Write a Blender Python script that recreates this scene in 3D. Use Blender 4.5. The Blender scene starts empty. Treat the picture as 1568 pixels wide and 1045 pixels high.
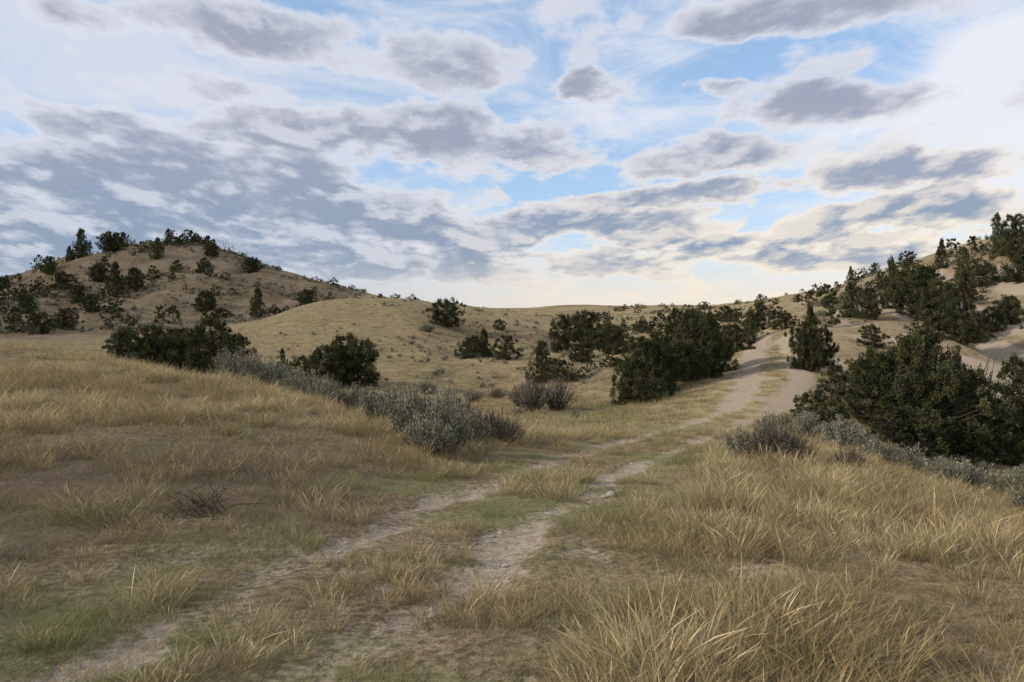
import bpy, math, numpy as np
from mathutils import Vector
rng = np.random.default_rng(7)
scene = bpy.context.scene
F = 1231.0; UC = 784.0; VH = 478.0; EYE = 1.65
SUN_AZ = math.radians(-105); SUN_EL = math.radians(25)

# ------------------------------------------------------------------ noise
def _h(ix, iy, s):
    n = (ix * 374761 + iy * 668265 + s * 144269) & 0x7fffffff
    n = ((n ^ (n >> 13)) * 1274126177) & 0x7fffffff
    n = ((n ^ (n >> 15)) * 1103515245) & 0x7fffffff
    return (n ^ (n >> 16)) / float(0x7fffffff)
def vnoise(x, y, s=0):
    ix = np.floor(x).astype(np.int64); iy = np.floor(y).astype(np.int64)
    fx = x - ix; fy = y - iy
    fx = fx * fx * (3 - 2 * fx); fy = fy * fy * (3 - 2 * fy)
    a = _h(ix, iy, s); b = _h(ix + 1, iy, s); c = _h(ix, iy + 1, s); d = _h(ix + 1, iy + 1, s)
    return (a * (1 - fx) + b * fx) * (1 - fy) + (c * (1 - fx) + d * fx) * fy
def fbm(x, y, o=4, s=0):
    x = np.asarray(x, float); y = np.asarray(y, float)
    t = 0; a = 1; n = 0
    for i in range(o):
        t = t + a * vnoise(x * 2 ** i + 17.3 * i, y * 2 ** i - 9.1 * i, s + i); n += a; a *= .5
    return t / n
def sst(a, b, x):
    t = np.clip((x - a) / (b - a), 0, 1); return t * t * (3 - 2 * t)

# ------------------------------------------------------------------ terrain survey (bearing, sight line, distance)
far = [(600, 472), (1200, 474), (6000, 477)]
C = {
 -300: [(4,990),(8,750),(12,655),(16,605),(22,560),(30,525),(36,530),(50,530),(80,515),(110,490),(140,475),(170,460),(200,455),(240,458),(400,470)],
 0: [(4,990),(6,840),(8,750),(12,655),(16,610),(22,560),(30,523),(36,532),(50,545),(80,535),(110,510),(140,475),(170,450),(200,426),(240,440),(400,470)],
 120: [(4,985),(6,838),(8,748),(10,694),(13,642),(18,592),(27,540),(34,550),(50,565),(90,540),(110,512),(140,468),(165,421),(190,371),(215,393),(260,430),(400,470)],
 250: [(4,985),(6,835),(8,745),(10,690),(13,640),(18,600),(24,562),(30,582),(50,578),(70,566),(95,532),(112,508),(140,456),(165,403),(190,351),(215,378),(260,425),(400,470)],
 380: [(4,985),(6,838),(8,755),(10,700),(13,650),(17,615),(21,592),(27,607),(45,600),(58,580),(75,545),(90,512),(100,491),(108,502),(122,498),(145,448),(165,415),(185,388),(215,410),(260,440),(400,470)],
 490: [(4,985),(6,840),(8,765),(10,712),(13,665),(19,618),(25,634),(40,618),(52,590),(65,562),(80,520),(95,480),(107,452),(118,476),(135,466),(155,444),(175,424),(200,436),(260,455),(400,470)],
 600: [(4,990),(6,842),(8,772),(10,722),(13,668),(15,650),(18,670),(25,650),(38,625),(50,602),(65,565),(80,523),(98,475),(113,448),(130,466),(155,458),(178,450),(220,460),(300,470)],
 700: [(4,990),(6,842),(8,775),(10,732),(14,693),(20,665),(30,645),(38,632),(50,605),(65,566),(80,532),(100,492),(122,463),(145,474),(200,476),(400,473)],
 784: [(4,990),(6,842),(8,775),(10,735),(14,695),(20,665),(28,648),(36,638),(50,605),(65,568),(80,537),(100,505),(130,480),(160,490),(200,488),(400,474)],
 870: [(4,990),(6,842),(8,775),(10,737),(14,700),(20,670),(28,652),(36,638),(46,614),(55,584),(70,555),(90,525),(120,500),(160,490),(220,482),(340,463),(420,471)],
 950: [(4,990),(6,842),(8,775),(10,738),(14,703),(22,672),(34,642),(42,622),(50,592),(65,550),(90,525),(120,505),(170,490),(230,480),(400,468)],
 1100: [(4,990),(6,842),(8,773),(10,735),(14,696),(19,668),(26,648),(34,622),(40,597),(48,565),(60,535),(75,512),(110,492),(160,480),(250,470),(500,468)],
 1180: [(4,990),(6,842),(8,772),(10,735),(14,702),(19,678),(24,660),(30,634),(36,605),(42,575),(50,540),(60,510),(72,512),(100,487),(150,466),(250,456),(350,466)],
 1250: [(4,990),(6,845),(8,775),(10,740),(14,712),(20,692),(26,674),(32,642),(40,590),(50,545),(62,510),(80,482),(110,458),(150,442),(200,444),(300,462)],
 1330: [(4,995),(6,850),(8,782),(12,732),(18,712),(25,700),(32,682),(38,640),(45,588),(55,545),(65,502),(80,462),(100,436),(130,418),(170,432),(300,460)],
 1450: [(4,1005),(6,862),(8,798),(11,775),(16,752),(22,738),(30,722),(36,702),(42,660),(50,598),(60,535),(70,482),(85,432),(100,397),(115,378),(140,395),(180,420),(300,455)],
 1568: [(4,1015),(5.5,895),(7,845),(9,822),(12,800),(17,775),(24,750),(32,737),(38,710),(44,670),(52,600),(62,525),(75,458),(90,388),(105,345),(130,355),(180,400),(300,450)],
 1900: [(4,1020),(6,880),(9,840),(12,815),(17,785),(24,755),(32,735),(38,705),(44,660),(52,590),(62,505),(75,430),(90,350),(105,290),(130,310),(180,370),(300,440)],
}
LG = np.arange(math.log(1.0), math.log(8000), 0.012)
TG = np.radians(np.arange(-42, 42.01, 0.25))
us = sorted(C.keys()); cth = np.array([math.atan((u - UC) / F) for u in us])
cols = []
for u in us:
    pts = [(1.0, None), (2.2, None)] + C[u] + [p for p in far if p[0] > C[u][-1][0]]
    d = np.array([p[0] for p in pts]); z = np.array([0.0 if p[1] is None else EYE + (VH - p[1]) / F * p[0] for p in pts])
    cols.append(np.interp(LG, np.log(d), z))
cols = np.array(cols)
def gk(s):
    n = int(3 * s) + 1; k = np.exp(-.5 * (np.arange(-n, n + 1) / s) ** 2); return k / k.sum(), n
def blur(A, s, ax):
    k, n = gk(s)
    P = np.pad(A, [(n, n) if i == ax else (0, 0) for i in range(2)], mode='edge')
    return np.apply_along_axis(lambda v: np.convolve(v, k, 'valid'), ax, P)
T = np.array([np.interp(TG, cth, cols[:, j]) for j in range(len(LG))]).T
T = blur(blur(T, 2.8, 1), 6.0, 0)

def Hbase(x, y):
    th = np.arctan2(x, y); r = np.hypot(x, y) + 1e-6
    tc = np.clip(th, TG[0], TG[-1])
    L = np.log(np.clip(r * np.cos(tc), 1.0, 7900))
    a = (tc - TG[0]) / (TG[1] - TG[0]); b = (L - LG[0]) / (LG[1] - LG[0])
    i = np.clip(a.astype(int), 0, len(TG) - 2); j = np.clip(b.astype(int), 0, len(LG) - 2)
    fa = a - i; fb = b - j
    z = (T[i, j] * (1 - fa) + T[i + 1, j] * fa) * (1 - fb) + (T[i, j + 1] * (1 - fa) + T[i + 1, j + 1] * fa) * fb
    return z * (1 - 0.85 * sst(math.radians(60), math.radians(120), np.abs(th)))
def H(x, y):
    x = np.asarray(x, float); y = np.asarray(y, float)
    r = np.hypot(x, y)
    z = Hbase(x, y)
    z = z + 0.16 * (fbm(x / 4.5, y / 4.5, 3, 3) - .5) * sst(2, 9, r)
    z = z + 0.05 * (fbm(x / .7, y / .7, 3, 9) - .5) * sst(1, 3, r) * (1 - sst(40, 70, r))
    z = z + 1.3 * (fbm(x / 20, y / 20, 4, 5) - .5) * sst(45, 110, r) * (1 - .6 * sst(300, 800, r))
    z = z + .35 * (fbm(x / 3.2, y / 3.2, 3, 15) - .5) * sst(40, 70, r) * (1 - sst(230, 400, r))
    rib = 1 - np.abs(2 * fbm(x / 16 + 3, y / 30, 3, 21) - 1)
    z = z - 2.6 * rib ** 3 * sst(118, 150, r) * (1 - sst(230, 300, r)) * sst(-10, -40, x)
    z = z - 2.0 * rib ** 3 * sst(45, 70, r) * (1 - sst(130, 200, r)) * sst(25, 40, x)
    gul = 1 - np.abs(2 * fbm(x / 9 + 8, y / 14, 3, 33) - 1)
    z = z - 1.5 * gul ** 4 * sst(42, 60, r) * (1 - sst(85, 120, r)) * sst(-12, 0, x) * (1 - sst(20, 30, x))
    return z
dm = np.exp(np.linspace(math.log(2), math.log(900), 2500))
def hit(u, v):
    """distance at which the sight line (u,v) meets the ground"""
    s = (u - UC) / F
    vt = VH + (EYE - H(s * dm, dm)) / dm * F
    k = np.argmax(vt <= v)
    return dm[k] if (vt <= v).any() else 60.0
def gp(u, v):
    d = hit(u, v); return ((u - UC) / F * d, d)

rutL = [gp(u, v) for u, v in [(60,1044),(150,1005),(240,955),(330,925),(420,885),(520,838),(610,800),(690,765),(770,735),(850,702),(920,684),(1000,664),(1070,645),(1115,625),(1138,600),(1148,572),(1152,545),(1165,520)]]
rutR = [gp(u, v) for u, v in [(380,1075),(470,1030),(580,970),(700,900),(770,845),(830,800),(890,765),(940,730),(1010,700),(1080,670),(1145,645),(1195,618),(1222,588),(1222,558),(1210,535),(1200,520)]]
def pdist(x, y, P):
    best = np.full(np.shape(x), 1e9)
    for (x0, y0), (x1, y1) in zip(P[:-1], P[1:]):
        dx, dy = x1 - x0, y1 - y0; l2 = dx * dx + dy * dy + 1e-9
        t = np.clip(((x - x0) * dx + (y - y0) * dy) / l2, 0, 1)
        best = np.minimum(best, np.hypot(x - x0 - t * dx, y - y0 - t * dy))
    return best
def ubear(x, y): return UC + F * x / np.maximum(y, .01)
def masks(x, y):
    r = np.hypot(x, y); u = ubear(x, y)
    wx = (fbm(x / 1.1, y / 1.1, 3, 91) - .5) * .35; wy = (fbm(x / 1.1, y / 1.1, 3, 95) - .5) * .35
    dl = pdist(x + wx, y + wy, rutL); dr = pdist(x + wx, y + wy, rutR); dd = np.minimum(dl, dr)
    up = sst(31, 36, r)
    w = .185 + .006 * r + .22 * up
    n = fbm(x / .38, y / .38, 4, 31); n2 = fbm(x / 1.3, y / 1.3, 3, 41)
    edge = (1 - sst(w * .3, w * 1.6, dd + (n - .5) * (.50 + .7 * up)))
    dirt = edge * np.maximum(sst(.36, .55, n2 * .55 + n * .45 + .05 * up), .37 + .19 * up)
    dirt = np.maximum(dirt, (1 - sst(1.0, 2.4, dd)) * up * sst(.50, .68, fbm(x / .9, y / 1.6, 4, 44)) * .6)
    n3 = fbm(x / 1.1, y / 1.1, 4, 77)
    bank = np.exp(-((u - 560) / 70) ** 2) * np.exp(-((r - 12.8) / 1.6) ** 2)
    dirt = np.maximum(dirt, bank * sst(.45, .6, n3) * .8)
    dirt = np.maximum(dirt, .4 * sst(.64, .72, fbm(x / .6, y / .6, 4, 52)) * (1 - sst(6, 12, r)))
    rh = np.exp(-((u - 1530 - (r - 57) * 1.5) / 30) ** 2) * sst(50, 53, r) * (1 - sst(66, 74, r))
    dirt = np.maximum(dirt, rh * sst(.3, .5, n3))
    wash = np.exp(-((u - 1283) / 22) ** 2) * sst(45, 48, r) * (1 - sst(56, 62, r))
    dirt = np.maximum(dirt, wash * .8 * sst(.35, .6, n3))
    dirt = np.maximum(dirt, .9 * sst(.53, .65, fbm(x / 4, y / 7, 4, 99)) * sst(1225, 1300, u) * sst(42, 50, r) * (1 - sst(110, 130, r)))
    road = (1 - sst(.5, 1.7, dd)) * (y > 1)
    g = fbm(x / 1.3, y / 1.3, 4, 61)
    green = road * sst(.41, .59, g) * (1 - sst(30, 36, r) * .6)
    fl = np.exp(-((u - 40) / 170) ** 2) * (1 - sst(5.0, 6.6, r))
    green = np.maximum(green, fl * sst(.42, .60, g) * .85)
    green = np.maximum(green, .36 * sst(.55, .67, fbm(x / 2.2, y / 2.2, 4, 67)) * (1 - sst(9, 16, r)))
    vb = np.exp(-((u - 905) / 85) ** 2) * sst(24, 30, r) * (1 - sst(40, 47, r))
    green = np.maximum(green, vb)
    brown = (1 - sst(520, 680, u + (n2 - .5) * 200)) * sst(5.8, 7.4, r + (n2 - .5) * 2) * (1 - sst(10.6, 13.0, r + (n2 - .5) * 3)) * (y > 0)
    return dirt, green, brown, road

# ------------------------------------------------------------------ node helpers
def new_mat(name):
    m = bpy.data.materials.new(name); m.use_nodes = True
    m.node_tree.nodes.clear(); return m, m.node_tree
class NB:
    def __init__(s, nt): s.nt = nt
    def n(s, t, **k):
        nd = s.nt.nodes.new(t)
        for a, b in k.items(): setattr(nd, a, b)
        return nd
    def set(s, sock, v):
        if isinstance(v, bpy.types.NodeSocket): s.nt.links.new(v, sock)
        else: sock.default_value = v
    def m(s, op, a, b=0.0, c=0.0, clamp=False):
        nd = s.n('ShaderNodeMath', operation=op, use_clamp=clamp)
        s.set(nd.inputs[0], a); s.set(nd.inputs[1], b); s.set(nd.inputs[2], c); return nd.outputs[0]
    def vm(s, op, a, b=(0, 0, 0), out=0):
        nd = s.n('ShaderNodeVectorMath', operation=op)
        s.set(nd.inputs[0], a); s.set(nd.inputs[1], b)
        return nd.outputs[out]
    def mix(s, f, a, b, bt='MIX'):
        nd = s.n('ShaderNodeMix', data_type='RGBA', blend_type=bt)
        s.set(nd.inputs[0], f); s.set(nd.inputs[6], a); s.set(nd.inputs[7], b); return nd.outputs[2]
    def mr(s, v, a, b, c=0.0, d=1.0, smooth=True):
        nd = s.n('ShaderNodeMapRange', interpolation_type='SMOOTHSTEP' if smooth else 'LINEAR')
        s.set(nd.inputs[0], v); s.set(nd.inputs[1], a); s.set(nd.inputs[2], b); s.set(nd.inputs[3], c); s.set(nd.inputs[4], d)
        return nd.outputs[0]
    def noise(s, vec, scale, detail=4, rough=.55, dist=0.0, out=0, dim='3D'):
        nd = s.n('ShaderNodeTexNoise', noise_dimensions=dim); s.set(nd.inputs['Vector'], vec)
        nd.inputs['Scale'].default_value = scale; nd.inputs['Detail'].default_value = detail
        nd.inputs['Roughness'].default_value = rough; nd.inputs['Distortion'].default_value = dist
        return nd.outputs[out]
    def attr(s, name, out='Fac'):
        nd = s.n('ShaderNodeAttribute'); nd.attribute_name = name; return nd.outputs[out]

# ------------------------------------------------------------------ terrain material
mt, nt = new_mat('prairie_soil_and_grass'); b = NB(nt)
geo = b.n('ShaderNodeTexCoord'); P = geo.outputs['Object']
dirt = b.attr('dirt'); green = b.attr('green'); brown = b.attr('brown'); farA = b.attr('far'); hill = b.attr('hill')
n1 = b.noise(P, 1.2, 3); n2 = b.noise(P, 16, 4, .65); n3 = b.noise(P, .12, 3); nb = b.noise(P, 2.2, 5, .72)
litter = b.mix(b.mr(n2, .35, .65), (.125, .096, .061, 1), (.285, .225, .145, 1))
fg = b.mix(b.mr(n1, .3, .7), (.265, .21, .118, 1), (.39, .315, .18, 1))
fg = b.mix(b.mr(n3, .38, .62, 0, .75), fg, (.30, .245, .145, 1))
fg = b.mix(b.mr(nb, .47, .66, 0, .7), fg, (.155, .13, .078, 1))
hl = b.mix(b.mr(n1, .3, .7), (.175, .135, .085, 1), (.255, .20, .13, 1))
hl = b.mix(b.mr(nb, .45, .64, 0, .8), hl, (.09, .078, .05, 1))
hl = b.mix(b.mr(n3, .48, .6, 0, .45), hl, (.34, .275, .20, 1))
fg = b.mix(hill, fg, hl)
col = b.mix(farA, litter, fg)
col = b.mix(b.m('MULTIPLY', brown, .6), col, (.14, .108, .074, 1))
col = b.mix(b.m('MULTIPLY', green, b.mr(n1, .2, .6, .3, .65)), col, (.155, .17, .072, 1))
dcol = b.mix(b.mr(n2, .3, .7), (.27, .215, .16, 1), (.42, .355, .28, 1))
col = b.mix(b.mr(b.m('ADD', dirt, b.m('MULTIPLY', b.m('SUBTRACT', n2, .5), .9)), .18, .78, 0, .93), col, dcol)
bs = b.n('ShaderNodeBsdfDiffuse'); b.set(bs.inputs['Color'], col); bs.inputs['Roughness'].default_value = 1
bp = b.n('ShaderNodeBump'); bp.inputs['Strength'].default_value = .9; bp.inputs['Distance'].default_value = .08
b.set(bp.inputs['Height'], b.noise(P, 5, 4, .7)); b.set(bs.inputs['Normal'], bp.outputs[0])
out = b.n('ShaderNodeOutputMaterial'); nt.links.new(bs.outputs[0], out.inputs[0])

# ------------------------------------------------------------------ terrain mesh
def mesh_obj(name, V, Fq, mats, link=True, smooth=False, attrs=None, mi=None):
    me = bpy.data.meshes.new(name)
    V = np.asarray(V, np.float32); k = Fq.shape[1]
    me.vertices.add(len(V)); me.vertices.foreach_set('co', V.ravel())
    me.loops.add(Fq.size); me.loops.foreach_set('vertex_index', Fq.ravel().astype(np.int32))
    me.polygons.add(len(Fq)); me.polygons.foreach_set('loop_start', np.arange(0, Fq.size, k, dtype=np.int32))
    me.polygons.foreach_set('loop_total', np.full(len(Fq), k, np.int32))
    if mi is not None: me.polygons.foreach_set('material_index', np.asarray(mi, np.int32))
    me.update(calc_edges=True)
    if smooth: me.polygons.foreach_set('use_smooth', np.ones(len(me.polygons), bool))
    for m in mats: me.materials.append(m)
    for k, v in (attrs or {}).items():
        v = np.asarray(v, np.float32)
        if v.ndim == 1:
            a = me.attributes.new(k, 'FLOAT', 'POINT'); a.data.foreach_set('value', v)
        else:
            a = me.attributes.new(k, 'FLOAT_COLOR', 'POINT'); a.data.foreach_set('color', np.c_[v, np.ones(len(v))].astype(np.float32).ravel())
    o = bpy.data.objects.new(name, me)
    if link: scene.collection.objects.link(o)
    return o
th = np.radians(np.concatenate([np.arange(-48, 48, .2), np.arange(48, 312, 2.0)]))
rr = np.exp(np.linspace(math.log(.4), math.log(7500), 640))
TH, RR = np.meshgrid(th, rr, indexing='ij')
X = (RR * np.sin(TH)).ravel(); Y = (RR * np.cos(TH)).ravel()
Z = H(X, Y); dmk, gmk, bmk, roadm = masks(X, Y)
Z = Z - .045 * dmk * (1 - sst(20, 60, np.hypot(X, Y)))
R_ = np.hypot(X, Y); U_ = ubear(X, Y)
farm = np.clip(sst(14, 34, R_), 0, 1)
hillm = np.maximum(sst(112, 122, R_ + (fbm(X / 12, Y / 12, 3, 88) - .5) * 10) * sst(600, 520, U_), sst(1180, 1300, U_) * sst(30, 45, R_) * .75)
hillm = np.maximum(hillm, .65 * sst(.45, .6, fbm(X / 11, Y / 11, 3, 89)) * sst(600, 700, U_) * sst(44, 60, R_))
nt_, nr_ = len(th), len(rr)
idx = np.arange(nt_ * nr_).reshape(nt_, nr_); i2 = np.roll(idx, -1, axis=0)
Fq = np.stack([idx[:, :-1], idx[:, 1:], i2[:, 1:], i2[:, :-1]], -1).reshape(-1, 4)
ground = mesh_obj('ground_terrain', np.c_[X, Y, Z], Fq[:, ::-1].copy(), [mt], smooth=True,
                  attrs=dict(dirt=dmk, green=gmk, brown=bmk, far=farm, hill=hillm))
if ground.data.polygons[5].normal.z < 0: ground.data.flip_normals()

# ------------------------------------------------------------------ plant materials
def plant_mat(name, transl=.3, vary=.25):
    m, nt = new_mat(name); b = NB(nt)
    c = b.attr('tint', 'Color'); oi = b.n('ShaderNodeObjectInfo')
    sc_ = b.m('ADD', 1 - vary / 2, b.m('MULTIPLY', oi.outputs['Random'], vary))
    cc = b.vm('SCALE', c); nd = cc.node; b.set(nd.inputs['Scale'], sc_)
    d = b.n('ShaderNodeBsdfDiffuse'); b.set(d.inputs[0], cc)
    o = b.n('ShaderNodeOutputMaterial')
    if transl > 0:
        t = b.n('ShaderNodeBsdfTranslucent'); mx = b.n('ShaderNodeMixShader'); b.set(t.inputs[0], cc); mx.inputs[0].default_value = transl
        nt.links.new(d.outputs[0], mx.inputs[1]); nt.links.new(t.outputs[0], mx.inputs[2]); nt.links.new(mx.outputs[0], o.inputs[0])
    else: nt.links.new(d.outputs[0], o.inputs[0])
    return m
m_grass = plant_mat('dry_grass_blades', .25, .45)
m_sage = plant_mat('sagebrush_leaves', .0, .25)
m_jun = plant_mat('juniper_foliage', .0, .3)
m_bark, nt = new_mat('juniper_bark'); b = NB(nt)
tc = b.n('ShaderNodeTexCoord'); nn = b.noise(tc.outputs['Object'], 25, 3)
d_ = b.n('ShaderNodeBsdfDiffuse'); b.set(d_.inputs[0], b.mix(nn, (.05, .038, .03, 1), (.15, .12, .095, 1)))
o_ = b.n('ShaderNodeOutputMaterial'); nt.links.new(d_.outputs[0], o_.inputs[0])

# ------------------------------------------------------------------ grass tufts
def tuft(name, n, R, h0, h1, w, cols, lean=.35, curl=.5, heads=.0, seg=3, basecol=(.16, .127, .077)):
    a = rng.uniform(0, 2 * np.pi, n); r = R * np.sqrt(rng.uniform(0, 1, n))
    bx, by = r * np.cos(a), r * np.sin(a)
    la = a + rng.normal(0, .9, n); ln = np.abs(rng.normal(lean, lean * .6, n)); h = rng.uniform(h0, h1, n) * rng.uniform(.5, 1, n)
    cu = np.abs(rng.normal(curl, curl * .5, n)); fa = rng.uniform(0, np.pi, n)
    hd = rng.uniform(0, 1, n) < heads
    cc = np.array(cols)[rng.integers(0, len(cols), n)] * rng.uniform(.65, 1.2, (n, 1))
    V = []; Cc = []
    L = seg + 1
    for k in range(L):
        t = k / seg
        off = h * (ln * t + cu * t * t * .6)
        zz = h * (t - .18 * cu * t * t) - .01
        px = bx + off * np.cos(la); py = by + off * np.sin(la)
        wk = np.where(hd, [1, .5, .45, 1.9, .3][min(k, 4)] if seg >= 4 else (1 - t * .85), 1 - t * .88) * w * .5
        ww = wk * rng.uniform(.8, 1.1, n)
        dx, dy = np.cos(fa) * ww, np.sin(fa) * ww
        V.append(np.c_[px - dx, py - dy, zz]); V.append(np.c_[px + dx, py + dy, zz])
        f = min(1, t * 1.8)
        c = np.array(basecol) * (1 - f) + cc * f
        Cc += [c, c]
    V = np.stack(V, 1).reshape(-1, 3); Cc = np.stack(Cc, 1).reshape(-1, 3)
    base = (np.arange(n) * 2 * L)[:, None]; Fs = []
    for k in range(seg): Fs.append(np.concatenate([base + 2 * k, base + 2 * k + 1, base + 2 * k + 3, base + 2 * k + 2], 1))
    return mesh_obj(name, V, np.concatenate(Fs), [m_grass], link=False, attrs=dict(tint=Cc))
straw = [(.61, .495, .285), (.52, .415, .23), (.69, .57, .35), (.42, .32, .17), (.47, .365, .20), (.37, .34, .17)]
gold = [(.48, .37, .19), (.41, .305, .15), (.55, .44, .25), (.33, .245, .125), (.26, .20, .118), (.28, .27, .125)]
gry = [(.31, .26, .19), (.24, .195, .14), (.38, .32, .24), (.175, .14, .10)]
grn = [(.18, .22, .08), (.25, .28, .11), (.14, .17, .06), (.42, .37, .19), (.30, .29, .13)]
protos = bpy.data.collections.new('grass_tufts'); 
defs = []
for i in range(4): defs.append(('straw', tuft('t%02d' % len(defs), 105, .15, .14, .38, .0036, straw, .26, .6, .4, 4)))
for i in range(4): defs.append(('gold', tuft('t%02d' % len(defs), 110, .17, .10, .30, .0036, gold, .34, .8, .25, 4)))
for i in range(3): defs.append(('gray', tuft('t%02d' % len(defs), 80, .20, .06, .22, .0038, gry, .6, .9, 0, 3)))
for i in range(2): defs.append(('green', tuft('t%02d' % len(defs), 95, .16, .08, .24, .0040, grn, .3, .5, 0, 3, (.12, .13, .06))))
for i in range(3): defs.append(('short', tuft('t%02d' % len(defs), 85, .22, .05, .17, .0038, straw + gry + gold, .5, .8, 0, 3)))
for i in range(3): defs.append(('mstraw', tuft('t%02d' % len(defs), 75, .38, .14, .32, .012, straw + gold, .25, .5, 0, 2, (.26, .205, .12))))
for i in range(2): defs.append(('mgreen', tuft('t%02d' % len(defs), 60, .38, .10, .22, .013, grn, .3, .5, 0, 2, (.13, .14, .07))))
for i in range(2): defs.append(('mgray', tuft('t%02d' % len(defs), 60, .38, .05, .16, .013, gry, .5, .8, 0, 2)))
for _, o in defs: protos.objects.link(o)
kinds = {}
for i, (k, o) in enumerate(defs): kinds.setdefault(k, []).append(i)

def instancer(name, P, rot, scl, idx, coll):
    me = bpy.data.meshes.new(name); me.vertices.add(len(P)); me.vertices.foreach_set('co', np.asarray(P, np.float32).ravel())
    a = me.attributes.new('rot', 'FLOAT_VECTOR', 'POINT'); a.data.foreach_set('vector', np.asarray(rot, np.float32).ravel())
    a = me.attributes.new('scl', 'FLOAT_VECTOR', 'POINT'); a.data.foreach_set('vector', np.asarray(scl, np.float32).ravel())
    a = me.attributes.new('pick', 'INT', 'POINT'); a.data.foreach_set('value', np.asarray(idx, np.int32))
    o = bpy.data.objects.new(name, me); scene.collection.objects.link(o)
    g = bpy.data.node_groups.new(name + '_scatter', 'GeometryNodeTree')
    g.interface.new_socket('Geometry', in_out='INPUT', socket_type='NodeSocketGeometry')
    g.interface.new_socket('Geometry', in_out='OUTPUT', socket_type='NodeSocketGeometry')
    gi = g.nodes.new('NodeGroupInput'); go = g.nodes.new('NodeGroupOutput')
    ci = g.nodes.new('GeometryNodeCollectionInfo'); ci.inputs['Collection'].default_value = coll
    ci.inputs['Separate Children'].default_value = True; ci.inputs['Reset Children'].default_value = True
    ip = g.nodes.new('GeometryNodeInstanceOnPoints'); ip.inputs['Pick Instance'].default_value = True
    def na(nm, dt):
        q = g.nodes.new('GeometryNodeInputNamedAttribute'); q.data_type = dt; q.inputs['Name'].default_value = nm; return q.outputs['Attribute']
    er = g.nodes.new('FunctionNodeEulerToRotation')
    L = g.links.new
    L(gi.outputs[0], ip.inputs['Points']); L(ci.outputs[0], ip.inputs['Instance'])
    L(na('pick', 'INT'), ip.inputs['Instance Index']); L(na('rot', 'FLOAT_VECTOR'), er.inputs[0]); L(er.outputs[0], ip.inputs['Rotation'])
    L(na('scl', 'FLOAT_VECTOR'), ip.inputs['Scale']); L(ip.outputs[0], go.inputs[0])
    md = o.modifiers.new('scatter', 'NODES'); md.node_group = g
    return o
def sample(r0, r1, dens, half=44):
    hr = math.radians(half); n = int(dens * hr * (r1 * r1 - r0 * r0))
    r = np.sqrt(rng.uniform(r0 * r0, r1 * r1, n)); t = rng.uniform(-hr, hr, n)
    return r * np.sin(t), r * np.cos(t)
GP, GR, GS, GI = [], [], [], []
def choose(kind_arr):
    o = np.zeros(len(kind_arr), int)
    for k in set(kind_arr.tolist()):
        m = kind_arr == k; o[m] = rng.choice(kinds[k], m.sum())
    return o
for (r0, r1, dens, sc, mid) in [(1.2, 6, 115, 1.0, 0), (6, 12, 62, 1.08, 0), (12, 24, 24, 1.25, 0), (20, 48, 7, 1.0, 1), (48, 105, 1.8, 1.1, 1)]:
    x, y = sample(r0, r1, dens)
    d, g, br, rd = masks(x, y); u = ubear(x, y); r = np.hypot(x, y)
    clump = fbm(x / .9, y / .9, 3, 101); big = fbm(x / 3.0, y / 3.0, 3, 111)
    dens_p = (1 - .93 * sst(.17, .50, d)) * np.where(mid, 1, .36 + .64 * sst(.40, .56, clump)) * np.where(rd > .5, .82, 1)
    keep = rng.uniform(0, 1, len(x)) < dens_p
    x, y, d, g, br, rd, u, r, clump, big = [q[keep] for q in (x, y, d, g, br, rd, u, r, clump, big)]
    q = rng.uniform(0, 1, len(x))
    pre = 'm' if mid else ''
    kd = np.full(len(x), pre + 'straw', dtype='<U8')
    if not mid:
        kd[(q < .34) | (big < .44)] = 'gold'
        kd[q > .72] = 'short'; kd[(q > .88)] = 'gray'
        bm = (rng.uniform(0, 1, len(x)) < br * .95)
        kd[bm] = np.where(q[bm] < .66, 'gray', np.where(q[bm] < .82, 'short', 'gold'))
        rm = (rd > .6) & (rng.uniform(0, 1, len(x)) < .38); kd[rm] = 'short'
    else:
        kd[q < .22] = 'mgray'
    gm = rng.uniform(0, 1, len(x)) < g * .62
    kd[gm] = pre + 'green'
    z = H(x, y) - .045 * d * (1 - sst(20, 60, r))
    s = sc * rng.uniform(.5, 1.2, len(x)) * (.68 + .50 * sst(.4, .65, clump))
    s = s * (1 - .55 * sst(.15, .4, d)) * (1 - .28 * sst(.2, .7, rd)) * np.where(r < 3, .6, 1)
    if mid: s *= np.where((r > 70), .8, 1) * (1 - .45 * sst(1180, 1300, u))
    GP.append(np.c_[x, y, z - .01]); GR.append(np.c_[rng.normal(0, .1, len(x)), rng.normal(0, .1, len(x)), rng.uniform(0, 6.283, len(x))])
    GS.append(np.c_[s, s, s * rng.uniform(.8, 1.2, len(x))]); GI.append(choose(kd))
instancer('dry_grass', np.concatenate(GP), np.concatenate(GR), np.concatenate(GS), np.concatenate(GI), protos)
print('grass', sum(map(len, GP)))

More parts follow.
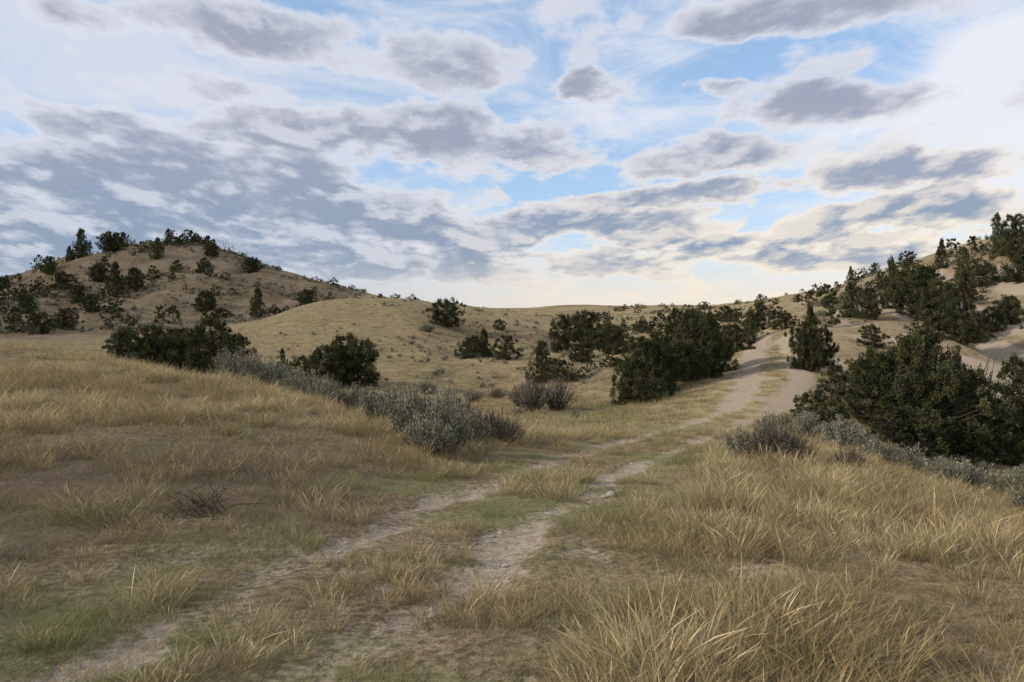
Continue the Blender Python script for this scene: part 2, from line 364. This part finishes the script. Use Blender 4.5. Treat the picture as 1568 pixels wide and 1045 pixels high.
# ------------------------------------------------------------------ tubes / shrubs / trees
def tube(V, Fc, pts, rad, sides=5):
    pts = np.array(pts, float); base = len(V)
    for i, p in enumerate(pts):
        t = pts[min(i + 1, len(pts) - 1)] - pts[max(i - 1, 0)]; t /= np.linalg.norm(t) + 1e-9
        a = np.cross(t, [0.3, .9, .2]); a /= np.linalg.norm(a) + 1e-9; c = np.cross(t, a)
        for k in range(sides):
            an = 2 * math.pi * k / sides; V.append(p + rad[i] * (math.cos(an) * a + math.sin(an) * c))
    for i in range(len(pts) - 1):
        for k in range(sides):
            k2 = (k + 1) % sides
            Fc.append((base + i * sides + k, base + i * sides + k2, base + (i + 1) * sides + k2, base + (i + 1) * sides + k))
def sprays(cen, dirs, ln, wd):
    """diamond shaped leaf sprays"""
    n = len(cen); d = dirs / (np.linalg.norm(dirs, axis=1, keepdims=True) + 1e-9)
    r = rng.normal(0, 1, (n, 3)); s = np.cross(d, r); s /= np.linalg.norm(s, axis=1, keepdims=True) + 1e-9
    l = ln * rng.uniform(.6, 1.3, (n, 1)); w = wd * rng.uniform(.6, 1.3, (n, 1))
    V = np.stack([cen - d * l * .5, cen + s * w * .5, cen + d * l * .5, cen - s * w * .5], 1).reshape(-1, 3)
    return V, np.arange(4 * n).reshape(n, 4)
def build_plant(name, wV, wF, cen, dirs, ln, wd, cols, leafmat, link=False):
    LV, LF = sprays(cen, dirs, ln, wd); nw = len(wV)
    V = np.concatenate([np.array(wV).reshape(-1, 3), LV]); Fa = np.concatenate([np.array(wF, int).reshape(-1, 4), LF + nw])
    col = np.concatenate([np.full((nw, 3), .15), np.repeat(cols, 4, 0)])
    mi = np.concatenate([np.zeros(len(wF)), np.ones(len(LF))])
    return mesh_obj(name, V, Fa, [m_bark, leafmat], link=link, attrs=dict(tint=col), mi=mi)
def juniper(name, kind, seed, nclump=75, per=130, leaf=.034):
    """crown of unit height and unit width"""
    g = np.random.default_rng(seed)
    V, Fc = [], []
    top = .8 if kind != 'cone' else .93
    tp = [np.array([0, 0, -.03])]
    for k in range(1, 6): tp.append(np.array([g.normal(0, .012) * k, g.normal(0, .012) * k, top * k / 5]))
    tube(V, Fc, tp, [.036, .03, .024, .017, .010, .003], 7)
    ph = g.uniform(0, 6.28, 4)
    def rad(t, a):
        if kind == 'round': base = .5 * (max(0, 1 - ((t - .40) / .60) ** 2)) ** .5
        elif kind == 'cone': base = .5 * (1 - t) ** .75 * min(1, .6 + t * 3)
        else: base = .5 * (max(0, 1 - ((t - .3) / .70) ** 2)) ** .6
        return base * (1 + .20 * math.sin(2 * a + ph[0]) + .15 * math.sin(3 * a + ph[1] + 4 * t) + .13 * math.sin(5 * a + ph[2] - 7 * t))
    cen = []; dirs = []; cols = []
    for c in range(nclump):
        t = g.uniform(.02, .97) ** (1.0 if kind != 'cone' else 1.25); a = g.uniform(0, 6.283)
        rr_ = rad(t, a) * (g.uniform(.12, 1.0) ** .5)
        p = np.array([rr_ * math.cos(a), rr_ * math.sin(a), t * g.uniform(.93, 1.03)])
        t0 = max(.03, t - g.uniform(.10, .25)); q = np.array([0, 0, min(t0, top * .95)]); m = (p + q) / 2 + np.array([0, 0, -.03])
        tube(V, Fc, [q, m, q + (p - q) * .9], [.011, .007, .002], 4)
        cs = g.uniform(.045, .095) * (1.0 if kind != 'cone' else .8) * (1 - .3 * t)
        n = int(per * g.uniform(.6, 1.3))
        e = g.normal(0, 1, (n, 3)); e /= np.linalg.norm(e, axis=1, keepdims=True); e *= (g.uniform(.1, 1, (n, 1)) ** .5)
        pos = p + e * cs * np.array([1.15, 1.15, .95])
        k = n // 7; s = g.uniform(0, 1, (k, 1)); ld = np.array([p[0] * .6, p[1] * .6, .5 + .5 * t]); ld /= np.linalg.norm(ld)
        pos[:k] = p + ld * s * cs * 1.8 + g.normal(0, 1, (k, 3)) * cs * .3 * (1.1 - s)
        cen.append(pos); dirs.append(e * 1.0 + np.array([0, 0, .5]) + np.array([p[0], p[1], 0]) * .8 + g.normal(0, .5, (n, 3)))
        tone = g.uniform(.55, 1.4); hue = g.uniform(0, 1) ** 1.4
        cc = (np.array([.048, .060, .030]) * (1 - hue) + np.array([.100, .097, .042]) * hue) * tone
        cols.append(cc * g.uniform(.65, 1.35, (n, 1)))
    return build_plant(name, V, Fc, np.concatenate(cen), np.concatenate(dirs), leaf, leaf * .55, np.concatenate(cols), m_jun)
def sage(name, seed, nst=46, per=46, leafl=.045, greyer=0.0, bare=.0):
    g = np.random.default_rng(seed); V, Fc = [], []; cen = []; dirs = []; cols = []
    for i in range(nst):
        a = g.uniform(0, 6.283); sp = g.uniform(0, 1) ** .6
        tip = np.array([.5 * sp * math.cos(a), .5 * sp * math.sin(a), (1 - .45 * sp ** 2) * g.uniform(.65, 1.05)])
        m = tip * np.array([.45, .45, .42]) + g.normal(0, .03, 3); m2 = tip * np.array([.8, .8, .72]) + g.normal(0, .03, 3)
        tube(V, Fc, [np.array([g.normal(0, .03), g.normal(0, .03), -.03]), m, m2, tip], [.014, .009, .006, .002], 4)
        if g.uniform() < bare:
            for _ in range(3):
                e = m2 + g.normal(0, .09, 3) + np.array([0, 0, .08]); tube(V, Fc, [m2, e], [.004, .0015], 4)
            continue
        n = int(per * g.uniform(.6, 1.3)); s = g.uniform(.0, 1, (n, 1))
        pos = m + (tip - m) * s + g.normal(0, 1, (n, 3)) * np.array([.055, .055, .05]) * (1.15 - .7 * s)
        cen.append(pos); dirs.append((tip - m) * 1.5 + np.array([0, 0, .3]) + g.normal(0, .3, (n, 3)))
        cc = np.array([.245, .245, .175]) * (1 - greyer) + np.array([.19, .168, .135]) * greyer
        cols.append(cc * g.uniform(.55, 1.4, (n, 1)) * g.uniform(.6, 1.3))
    return build_plant(name, V, Fc, np.concatenate(cen), np.concatenate(dirs), leafl, leafl * .33, np.concatenate(cols), m_sage)

JR = [juniper('jr%d' % i, 'round', 10 + i, 190, 130, .030) for i in range(5)]
JC = [juniper('jc%d' % i, 'cone', 20 + i, 150, 110, .027) for i in range(3)]
JB = [juniper('jb%d' % i, 'bush', 30 + i, 100, 120, .038) for i in range(3)]
SG = [sage('sg%d' % i, 40 + i, 80, 60, .05) for i in range(3)]
SGB = [sage('sgb%d' % i, 50 + i, 80, 36, .04, .7, .4) for i in range(2)]

def place(name, proto, u, d, h, w, v=None, sink=.05):
    if v is not None: d = hit(u, v)
    x = (u - UC) / F * d; y = d
    o = bpy.data.objects.new(name, proto.data); scene.collection.objects.link(o)
    o.location = (x, y, float(H(np.array([x]), np.array([y]))[0]) - sink)
    o.rotation_euler = (rng.normal(0, .03), rng.normal(0, .03), rng.uniform(0, 6.28)); o.scale = (w, w * rng.uniform(.9, 1.1), h)
    return o
trees = [
 ('r',195,62,3.1,3.2),('r',230,60,3.5,3.4),('r',288,60,3.5,3.4),('r',325,57,4.1,3.8),('r',258,64,3.4,3.0),('r',366,59,3.1,2.2),
 ('r',505,51,2.8,3.0),('r',548,52,3.2,3.2),('b',468,53,1.9,2.2),('c',434,58,2.1,1.1),('r',528,54,3.2,2.8),
 ('r',683,92,3.3,4.0),('b',730,76,2.5,2.8),('b',775,72,2.2,2.4),('c',742,74,2.9,2.0),('b',765,98,1.5,1.8),('b',718,73,2.0,2.0),
 ('c',830,62,3.4,2.9),('r',868,86,4.4,3.6),('r',896,84,4.2,3.4),('b',855,58,1.9,2.2),('b',915,82,2.6,2.4),('b',945,78,2.4,2.6),('b',890,70,1.6,2.2),('r',935,74,2.8,2.6),
 ('r',978,42,3.1,2.7),('r',1010,43,3.3,2.5),('r',1055,45,4.1,2.9),('r',1086,46,3.7,2.3),('b',962,41,2.2,1.7),('c',1036,47,4.4,2.3),('b',1108,50,2.0,1.7),('r',1072,50,4.4,2.6),('b',1000,40,1.8,2.0),
 ('c',1147,71,3.2,2.0),('b',1203,74,1.6,2.2),('b',1005,90,1.8,2.5),('b',985,110,1.8,3),('b',1040,80,2.0,2.6),('r',1120,62,2.8,2.3),
 ('c',1245,47,3.7,2.0),('r',1230,45,2.8,1.8),('b',1262,48,2.5,1.8),
 ('c',1303,72,3.3,2.1),('r',1328,70,2.8,2.5),('b',1278,40,1.5,1.8),('b',1312,44,1.5,2.0),
 ('c',1367,75,5.0,2.6),('r',1405,72,4.8,4.4),('r',1436,70,4.0,3.6),('r',1470,63,3.5,3.1),('c',1453,68,4.4,2.5),('b',1420,64,2.2,2.4),
 ('r',1345,37,3.6,2.9),('r',1405,38,5.0,3.7),('r',1464,38,4.1,3.5),('r',1436,36,4.0,3.4),('r',1380,36,4.0,3.1),('r',1492,40,3.3,2.3),('b',1322,36,2.2,2.2),('b',1410,34,2.0,2.6),('b',1470,35,1.9,2.4),('b',1365,34,1.6,2.2),
 ('b',1250,31,1.4,1.9),('b',1275,30,1.3,1.7),('r',1562,46,3.8,2.7),('r',1585,38,3.0,2.2),('b',1545,44,2.0,2.0),('b',1528,40,1.6,1.8),('b',1552,36,1.5,1.8),
 ('c',1530,96,5.2,3.2),('r',1558,84,4.6,3.8),('c',1441,100,3.8,2.2),('b',1497,90,2.0,2.5),('r',1552,100,3.8,3.4),('b',1510,86,2.4,2.6),('c',1600,80,4.2,2.8),('c',1475,95,3.2,2.2),
 ('r',1380,90,3.0,2.8),('b',1415,96,2.4,2.6),('r',1480,78,3.2,3.0),('b',1350,100,2.0,2.2),('r',1545,72,2.6,2.8),('b',1270,85,1.6,2.0),('b',1335,58,1.7,2.1),('b',1500,68,2.2,2.2),('b',1390,56,1.8,2.0),
 ('c',1302,128,2.6,1.7),('b',1340,122,1.8,1.8),('b',1078,190,2.0,3.0),('b',1165,150,1.6,2.0),('b',1222,145,1.5,2.2),('b',1390,108,2.2,2.8),('b',1375,85,2.0,2.0),('b',1520,70,2.2,2.4),
 ('c',125,184,6.8,4.8),('c',108,186,4.2,3.4),('r',166,186,5.0,4.6),('r',183,187,4.6,4.4),('c',176,146,6.6,4.8),('c',240,172,4.8,3.2),('c',257,189,3.8,2.8),
 ('c',394,128,5.0,3.6),('r',315,138,3.8,4.2),('r',470,128,3.6,3.2),('r',386,168,3.4,4.0),('r',324,175,3.2,3.4),('r',300,189,2.6,2.4),('r',60,112,3.2,3.6),('r',92,160,3.8,3.6),
 ('r',120,150,3.6,3.2),('r',140,135,3.2,3.2),('r',98,118,3.0,3.2),('r',4,185,3.8,3.8),('r',205,152,4.4,3.6),('r',40,135,3.4,3.4),('b',270,160,2.4,2.8),('b',338,128,1.8,2.8),('b',480,120,1.8,3.0),('r',150,165,4,3.8),('r',75,178,4,3.6),
]
cnt = dict(r=0, c=0, b=0)
for (k, u, d, h, w) in trees:
    pl = dict(r=JR, c=JC, b=JB)[k]; pr = pl[cnt[k] % len(pl)]; cnt[k] += 1
    place('juniper_tree' if k != 'b' else 'juniper_shrub', pr, u, d, h, w)

for (u, d, h, w, bare) in [
 (632,13.4,1.05,1.0,0),(668,13.2,1.1,1.05,0),(695,16.5,1.3,1.2,0),(655,12.4,.7,.95,0),(690,13.6,.75,.85,0),(765,16.5,.85,1.1,1),(735,17,.85,1.0,1),(600,18.5,1.2,1.2,0),(575,19,1.1,1.2,0),(620,16.5,1.1,1.1,0),(718,15,.8,.9,0),(780,18,.6,.8,1),
 (395,25,1.5,1.4,0),(370,24,1.35,1.3,0),(430,25,1.4,1.5,0),(460,24,1.25,1.3,0),(500,22.5,1.1,1.3,0),(540,20.5,1.0,1.2,0),(350,26,1.5,1.3,0),(415,27,1.6,1.4,0),(520,20,.8,1.0,1),(480,24,1.3,1.3,0),(445,22.5,.9,1.1,0),
 (1165,12.8,.80,1.0,1),(1195,13.2,.9,1.1,1),(1135,13.0,.7,.8,0),(1215,13.9,.7,.9,1),(1300,14.2,.6,.8,1),(1180,14.2,.95,1.0,0),
 (815,38,1.9,2.2,1),(850,39,1.9,2.4,1),(800,40,1.5,1.8,1),(1350,19,.85,1.1,0),(1290,22,1.2,1.4,0),(1235,25,1.0,1.3,0),
 (1450,18,.8,1.0,0),(1475,18.5,.85,1.0,0),(1520,18,.7,.9,0),(1560,20,.9,1.1,0),(1400,19,.6,.8,0),
 (870,58,1.6,2.2,1),(655,86,1.1,2.2,0),(435,60,1.3,1.6,0),(1205,27,.7,1.1,1),(655,50,1.0,1.6,0),(1590,13,.7,1.0,0),(690,40,.9,1.4,0),(760,48,1,1.5,1),(725,44,.8,1.2,0),(620,42,.8,1.3,0),(640,30,.9,1.3,0),(590,32,1.0,1.4,0)]:
    pl = SGB if bare else SG
    place('sagebrush', pl[rng.integers(len(pl))], u, d, h, w)

# distant masses: hillside shrubs
sc = bpy.data.collections.new('hillside_shrub_models')
lowS = [sage('v%02d' % i, 70 + i, 16, 14, .16) for i in range(3)]
lowJ = [juniper('w%02d' % i, 'bush', 80 + i, 30, 46, .085) for i in range(3)]
for o in lowS + lowJ: sc.objects.link(o)
def scatter(n, ulo, uhi, dlo, dhi, hs, pickr, wr=(1.2, 1.8)):
    u = rng.uniform(ulo, uhi, n); d = np.sqrt(rng.uniform(dlo ** 2, dhi ** 2, n)); x = (u - UC) / F * d
    k = fbm(x / 9, d / 9, 3, 140) + rng.uniform(-.12, .12, n) > .5
    mk = masks(x, d); k &= (mk[3] < .1) & (mk[0] < .4)
    x, d = x[k], d[k]; h = hs[0] + (hs[1] - hs[0]) * rng.uniform(0, 1, len(x)) ** 1.7; w = h * rng.uniform(*wr, len(x))
    return np.c_[x, d, H(x, d) - .04], np.c_[0 * x, 0 * x, rng.uniform(0, 6.28, len(x))], np.c_[w, w, h], rng.integers(pickr[0], pickr[1], len(x))
parts = [scatter(9000, -300, 560, 112, 215, (.35, .9), (0, 3)), scatter(480, -250, 330, 114, 200, (1.0, 3.4), (3, 6), wr=(.9, 1.3)), scatter(110, 330, 640, 122, 190, (.9, 1.8), (3, 6)),
         scatter(2800, 600, 1180, 60, 220, (.25, .65), (0, 3)), scatter(2600, 1230, 1900, 42, 140, (.3, .9), (0, 3)), scatter(280, 1230, 1900, 50, 125, (.8, 2.4), (3, 6), wr=(.9, 1.3)),
         scatter(400, 330, 900, 30, 100, (.25, .6), (0, 3)), scatter(110, 900, 1300, 90, 300, (.8, 1.8), (3, 6)), scatter(200, 1240, 1800, 22, 45, (.3, .8), (0, 3)), scatter(150, 880, 1200, 60, 130, (.8, 2.4), (3, 6))]
instancer('hillside_shrubs', *[np.concatenate([p[i] for p in parts]) for i in range(4)], sc)

# dead brush + snags
def dead(name, seed, n, spread, up, th0):
    g = np.random.default_rng(seed); V, Fc = [], []
    for i in range(n):
        a = g.uniform(0, 6.28); L = g.uniform(.4, 1) * spread
        p = np.array([g.normal(0, .16), g.normal(0, .16), .0]); pts = [p]; dr = np.array([math.cos(a), math.sin(a), g.uniform(.05, 1) * up])
        for k in range(4):
            dr = dr + g.normal(0, .35, 3); pts.append(pts[-1] + dr / np.linalg.norm(dr) * L / 4)
        for q in pts: q[2] = abs(q[2]) + .01
        tube(V, Fc, pts, [th0, th0 * .8, th0 * .6, th0 * .4, th0 * .15], 5)
        for k in (2, 3):
            e = pts[k] + g.normal(0, .12, 3) * spread; e[2] = abs(e[2]); tube(V, Fc, [pts[k], e], [th0 * .4, th0 * .1], 4)
    return mesh_obj(name, V, np.array(Fc), [m_bark], link=False, attrs=dict(tint=np.full((len(V), 3), .15)))
for (u, v, s, sd) in [(300, 788, .9, 1), (1465, 800, .9, 2), (1320, 742, .8, 3)]:
    place('dead_brush', dead('dead_brush_mesh', sd, 38, .45, .6, .010), u, 0, s, s, v=v, sink=0)
for (u, d, h) in [(350, 184, 4.5), (183, 190, 4.5), (208, 120, 4.0), (1510, 52, 3.0), (48, 108, 3.2)]:
    place('dead_snag', dead('dead_snag_mesh', int(u), 12, 1.0, 2.4, .02), u, d, h * .9, h * .7)
# stones in the ruts
m_stone, nt = new_mat('pale_sandstone'); b = NB(nt); tc = b.n('ShaderNodeTexCoord'); nn = b.noise(tc.outputs['Object'], 4, 3)
d_ = b.n('ShaderNodeBsdfDiffuse'); b.set(d_.inputs[0], b.mix(nn, (.28, .24, .19, 1), (.50, .44, .37, 1))); o_ = b.n('ShaderNodeOutputMaterial'); nt.links.new(d_.outputs[0], o_.inputs[0])
def stone(name, seed):
    import bmesh
    g = np.random.default_rng(seed); bm = bmesh.new(); bmesh.ops.create_icosphere(bm, subdivisions=2, radius=1)
    pl = g.normal(0, 1, (7, 3)); pl /= np.linalg.norm(pl, axis=1, keepdims=True)
    for v in bm.verts:
        c = np.array(v.co)
        for q in pl:
            dd = c @ q
            if dd > .6: c = c - q * (dd - .6)
        v.co = c * np.array([1, .8, .45])
    me = bpy.data.meshes.new(name); bm.to_mesh(me); bm.free(); me.materials.append(m_stone); return bpy.data.objects.new(name, me)
stc = bpy.data.collections.new('stone_models')
for i in range(4): stc.objects.link(stone('s%d' % i, i))
x, y = sample(2.5, 22, 16); d, g, br, rd = masks(x, y); k = (d > .45) | (rng.uniform(0, 1, len(x)) < .02); x, y, d = x[k], y[k], d[k]
s = .008 + .032 * rng.uniform(0, 1, len(x)) ** 3
for u, v, q in [(935, 757, .10), (925, 760, .06), (948, 752, .07), (905, 768, .05)]:
    a, c = gp(u, v); x = np.r_[x, a]; y = np.r_[y, c]; s = np.r_[s, q]; d = np.r_[d, .5]
instancer('stones', np.c_[x, y, H(x, y) - .045 * d + s * .15], np.c_[0 * x, 0 * x, rng.uniform(0, 6, len(x))], np.c_[s, s, s], rng.integers(0, 4, len(x)), stc)

# ------------------------------------------------------------------ sky
w = bpy.data.worlds.new('World'); scene.world = w; w.use_nodes = True; nt = w.node_tree; nt.nodes.clear(); b = NB(nt)
sky = b.n('ShaderNodeTexSky'); sky.sky_type = 'NISHITA'; sky.sun_disc = False
sky.sun_elevation = SUN_EL; sky.sun_rotation = SUN_AZ % (2 * math.pi); sky.air_density = 1.0; sky.dust_density = .6; sky.ozone_density = 1.5
tc = b.n('ShaderNodeTexCoord'); sp = b.n('ShaderNodeSeparateXYZ'); nt.links.new(tc.outputs['Generated'], sp.inputs[0])
az = b.m('ARCTAN2', sp.outputs[0], sp.outputs[1])
hr = b.m('SQRT', b.m('ADD', b.m('MULTIPLY', sp.outputs[0], sp.outputs[0]), b.m('MULTIPLY', sp.outputs[1], sp.outputs[1])))
te = b.m('DIVIDE', sp.outputs[2], b.m('MAXIMUM', hr, .02))
cb = b.n('ShaderNodeCombineXYZ'); b.set(cb.inputs[0], az); b.set(cb.inputs[1], te)
def ae(u, v, ru, rv):
    U = math.atan((u - UC) / F); return U, (VH - v) / F * math.cos(U), ru / F * math.cos(U) ** 2, rv / F * math.cos(U)
E = [(250,275,360,60,1.15),(450,190,150,36,.95),(640,205,120,46,1.2),(835,228,95,28,1.0),(655,85,150,40,.9),(430,55,220,36,.85),(90,178,130,24,.9),(60,340,320,64,1.2),(430,320,230,56,1.3),(650,352,200,34,1.15),
 (900,345,200,28,1.0),(1110,235,170,30,1.0),(930,135,66,24,1.1),(1085,135,46,16,.9),(1265,165,160,34,1.15),(1250,22,200,30,1.05),(1400,262,190,24,.95),(1160,388,190,24,1.05),(1400,330,240,32,1.0),(620,405,280,32,1.0),
 (1060,300,180,20,.95),(1440,395,230,26,.95),(200,400,380,50,1.2),(900,405,240,18,.75),(180,40,150,24,.7),(290,130,140,18,.65)]
def den_xy(vec, k):
    s2 = b.n('ShaderNodeSeparateXYZ'); b.set(s2.inputs[0], vec)
    den = b.m('DIVIDE', 1.0, b.m('ADD', b.m('MAXIMUM', s2.outputs[1], 0.0), k))
    c2 = b.n('ShaderNodeCombineXYZ'); b.set(c2.inputs[0], b.m('MULTIPLY', s2.outputs[0], den)); b.set(c2.inputs[1], b.m('MULTIPLY', den, 1.0))
    return c2.outputs[0]
pv = cb.outputs[0]
KP = .31
q0 = den_xy(pv, KP); q1 = den_xy(b.vm('ADD', pv, (-.006, .018, 0)), KP)
wn = b.noise(q0, 3.4, 5, .6, 0, 1, '2D')
pw = b.vm('ADD', pv, b.vm('MULTIPLY', b.vm('SUBTRACT', wn, (.5, .5, .5)), (.17, .065, 0)))
acc = None
for (u, v, ru, rv, s) in E:
    U, V_, a, c_ = ae(u, v, ru * 1.15, rv * 1.3)
    nd = b.n('ShaderNodeVectorMath', operation='MULTIPLY_ADD'); b.set(nd.inputs[0], pw); nd.inputs[1].default_value = (1 / a, 1 / c_, 0); nd.inputs[2].default_value = (-U / a, -V_ / c_, 0)
    d2 = b.vm('DOT_PRODUCT', nd.outputs[0], nd.outputs[0], out=1)
    t = b.m('MULTIPLY_ADD', d2, -s * .9, s)
    acc = t if acc is None else b.m('SMOOTH_MAX', acc, t, .2)
acc = b.m('MAXIMUM', acc, b.m('MULTIPLY', b.mr(b.m('ABSOLUTE', az), .62, .95), .45))
acc = b.m('MAXIMUM', acc, -.02)
fa = b.noise(q0, 5.0, 7, .57, .0, 0, '2D'); fb_ = b.noise(q1, 5.0, 7, .57, .0, 0, '2D')
f0 = b.m('ADD', acc, b.m('MULTIPLY', b.m('SUBTRACT', fa, .5), 2.7))
white = b.mr(f0, -.04, .46)
grey = b.mr(f0, .18, 1.00)
lit = b.mr(b.m('SUBTRACT', fa, fb_), -.02, .19)
K = 10.0
warm = b.mr(az, -.30, .35); lowf = b.mr(te, .06, .27, 1, 0)
shade = b.mix(lowf, (.36 * K, .38 * K, .48 * K, 1), (.26 * K, .335 * K, .46 * K, 1))
brt = b.mix(b.m('MULTIPLY', lowf, warm), (.75 * K, .77 * K, .85 * K, 1), (1.03 * K, .90 * K, .73 * K, 1))
sh = b.m('MULTIPLY', grey, b.m('MULTIPLY_ADD', lit, -.68, 1.0))
ccol = b.mix(sh, brt, shade)
# high thin cirrus, drawn out along one direction
rt = b.n('ShaderNodeMapping'); rt.inputs['Rotation'].default_value = (0, 0, -.42); rt.inputs['Scale'].default_value = (2.4, 6.0, 1); nt.links.new(pv, rt.inputs[0])
ci = b.noise(rt.outputs[0], 1.5, 7, .66, .5, 0, '2D')
def blob(u, v, ru, rv, s):
    U, V_, a, c_ = ae(u, v, ru, rv)
    d = b.vm('LENGTH', b.vm('MULTIPLY', b.vm('SUBTRACT', pv, (U, V_, 0)), (1 / a, 1 / c_, 0)), out=1)
    return b.m('MULTIPLY', b.mr(d, 0, 1, 1, 0), s)
bias = .04
for e in [(60,110,520,260,.17),(560,130,420,140,.12),(1530,150,170,200,.5),(1010,70,110,50,.22),(1400,260,300,80,.10),(1190,110,320,120,-.26),(870,290,160,70,-.24),(600,330,300,80,.12)]:
    bias = b.m('ADD', bias, blob(*e))
cir = b.mr(b.m('ADD', ci, bias), .36, .76, .03, .90)
skyc = b.mix(1.0, sky.outputs[0], (1.75, 1.75, 1.9, 1), 'MULTIPLY')
skyc = b.mix(.5, skyc, (.34 * K, .55 * K, .83 * K, 1))
skyc = b.mix(cir, skyc, b.mix(warm, (.68 * K, .73 * K, .83 * K, 1), (.87 * K, .88 * K, .93 * K, 1)))
skyc = b.mix(b.m('MULTIPLY', white, .92), skyc, ccol)
hz = b.mix(b.mr(az, -.40, .15), (.46 * K, .53 * K, .63 * K, 1), (.92 * K, .82 * K, .69 * K, 1))
skyc = b.mix(b.mr(te, .0, .08, .85, 0), skyc, hz)
bg = b.n('ShaderNodeBackground'); b.set(bg.inputs[0], skyc); bg.inputs[1].default_value = .1
wo_ = b.n('ShaderNodeOutputWorld'); nt.links.new(bg.outputs[0], wo_.inputs[0])

# ------------------------------------------------------------------ sun, camera
sl = bpy.data.lights.new('sun', 'SUN'); sl.energy = 3.3; sl.angle = math.radians(6); sl.color = (1, .89, .72)
so = bpy.data.objects.new('sun', sl); scene.collection.objects.link(so)
S = Vector((math.sin(SUN_AZ) * math.cos(SUN_EL), math.cos(SUN_AZ) * math.cos(SUN_EL), math.sin(SUN_EL)))
so.rotation_euler = S.to_track_quat('Z', 'Y').to_euler()
cam = bpy.data.cameras.new('camera'); co = bpy.data.objects.new('camera', cam); scene.collection.objects.link(co); scene.camera = co
cam.sensor_width = 36; cam.lens = 36 * F / 1568; cam.shift_y = -(522.5 - VH) / 1568
co.location = (0, 0, EYE); co.rotation_euler = (math.pi / 2, 0, 0); cam.clip_start = .05; cam.clip_end = 20000
scene.view_settings.view_transform = 'Standard'; scene.view_settings.look = 'None'; scene.view_settings.exposure = 0
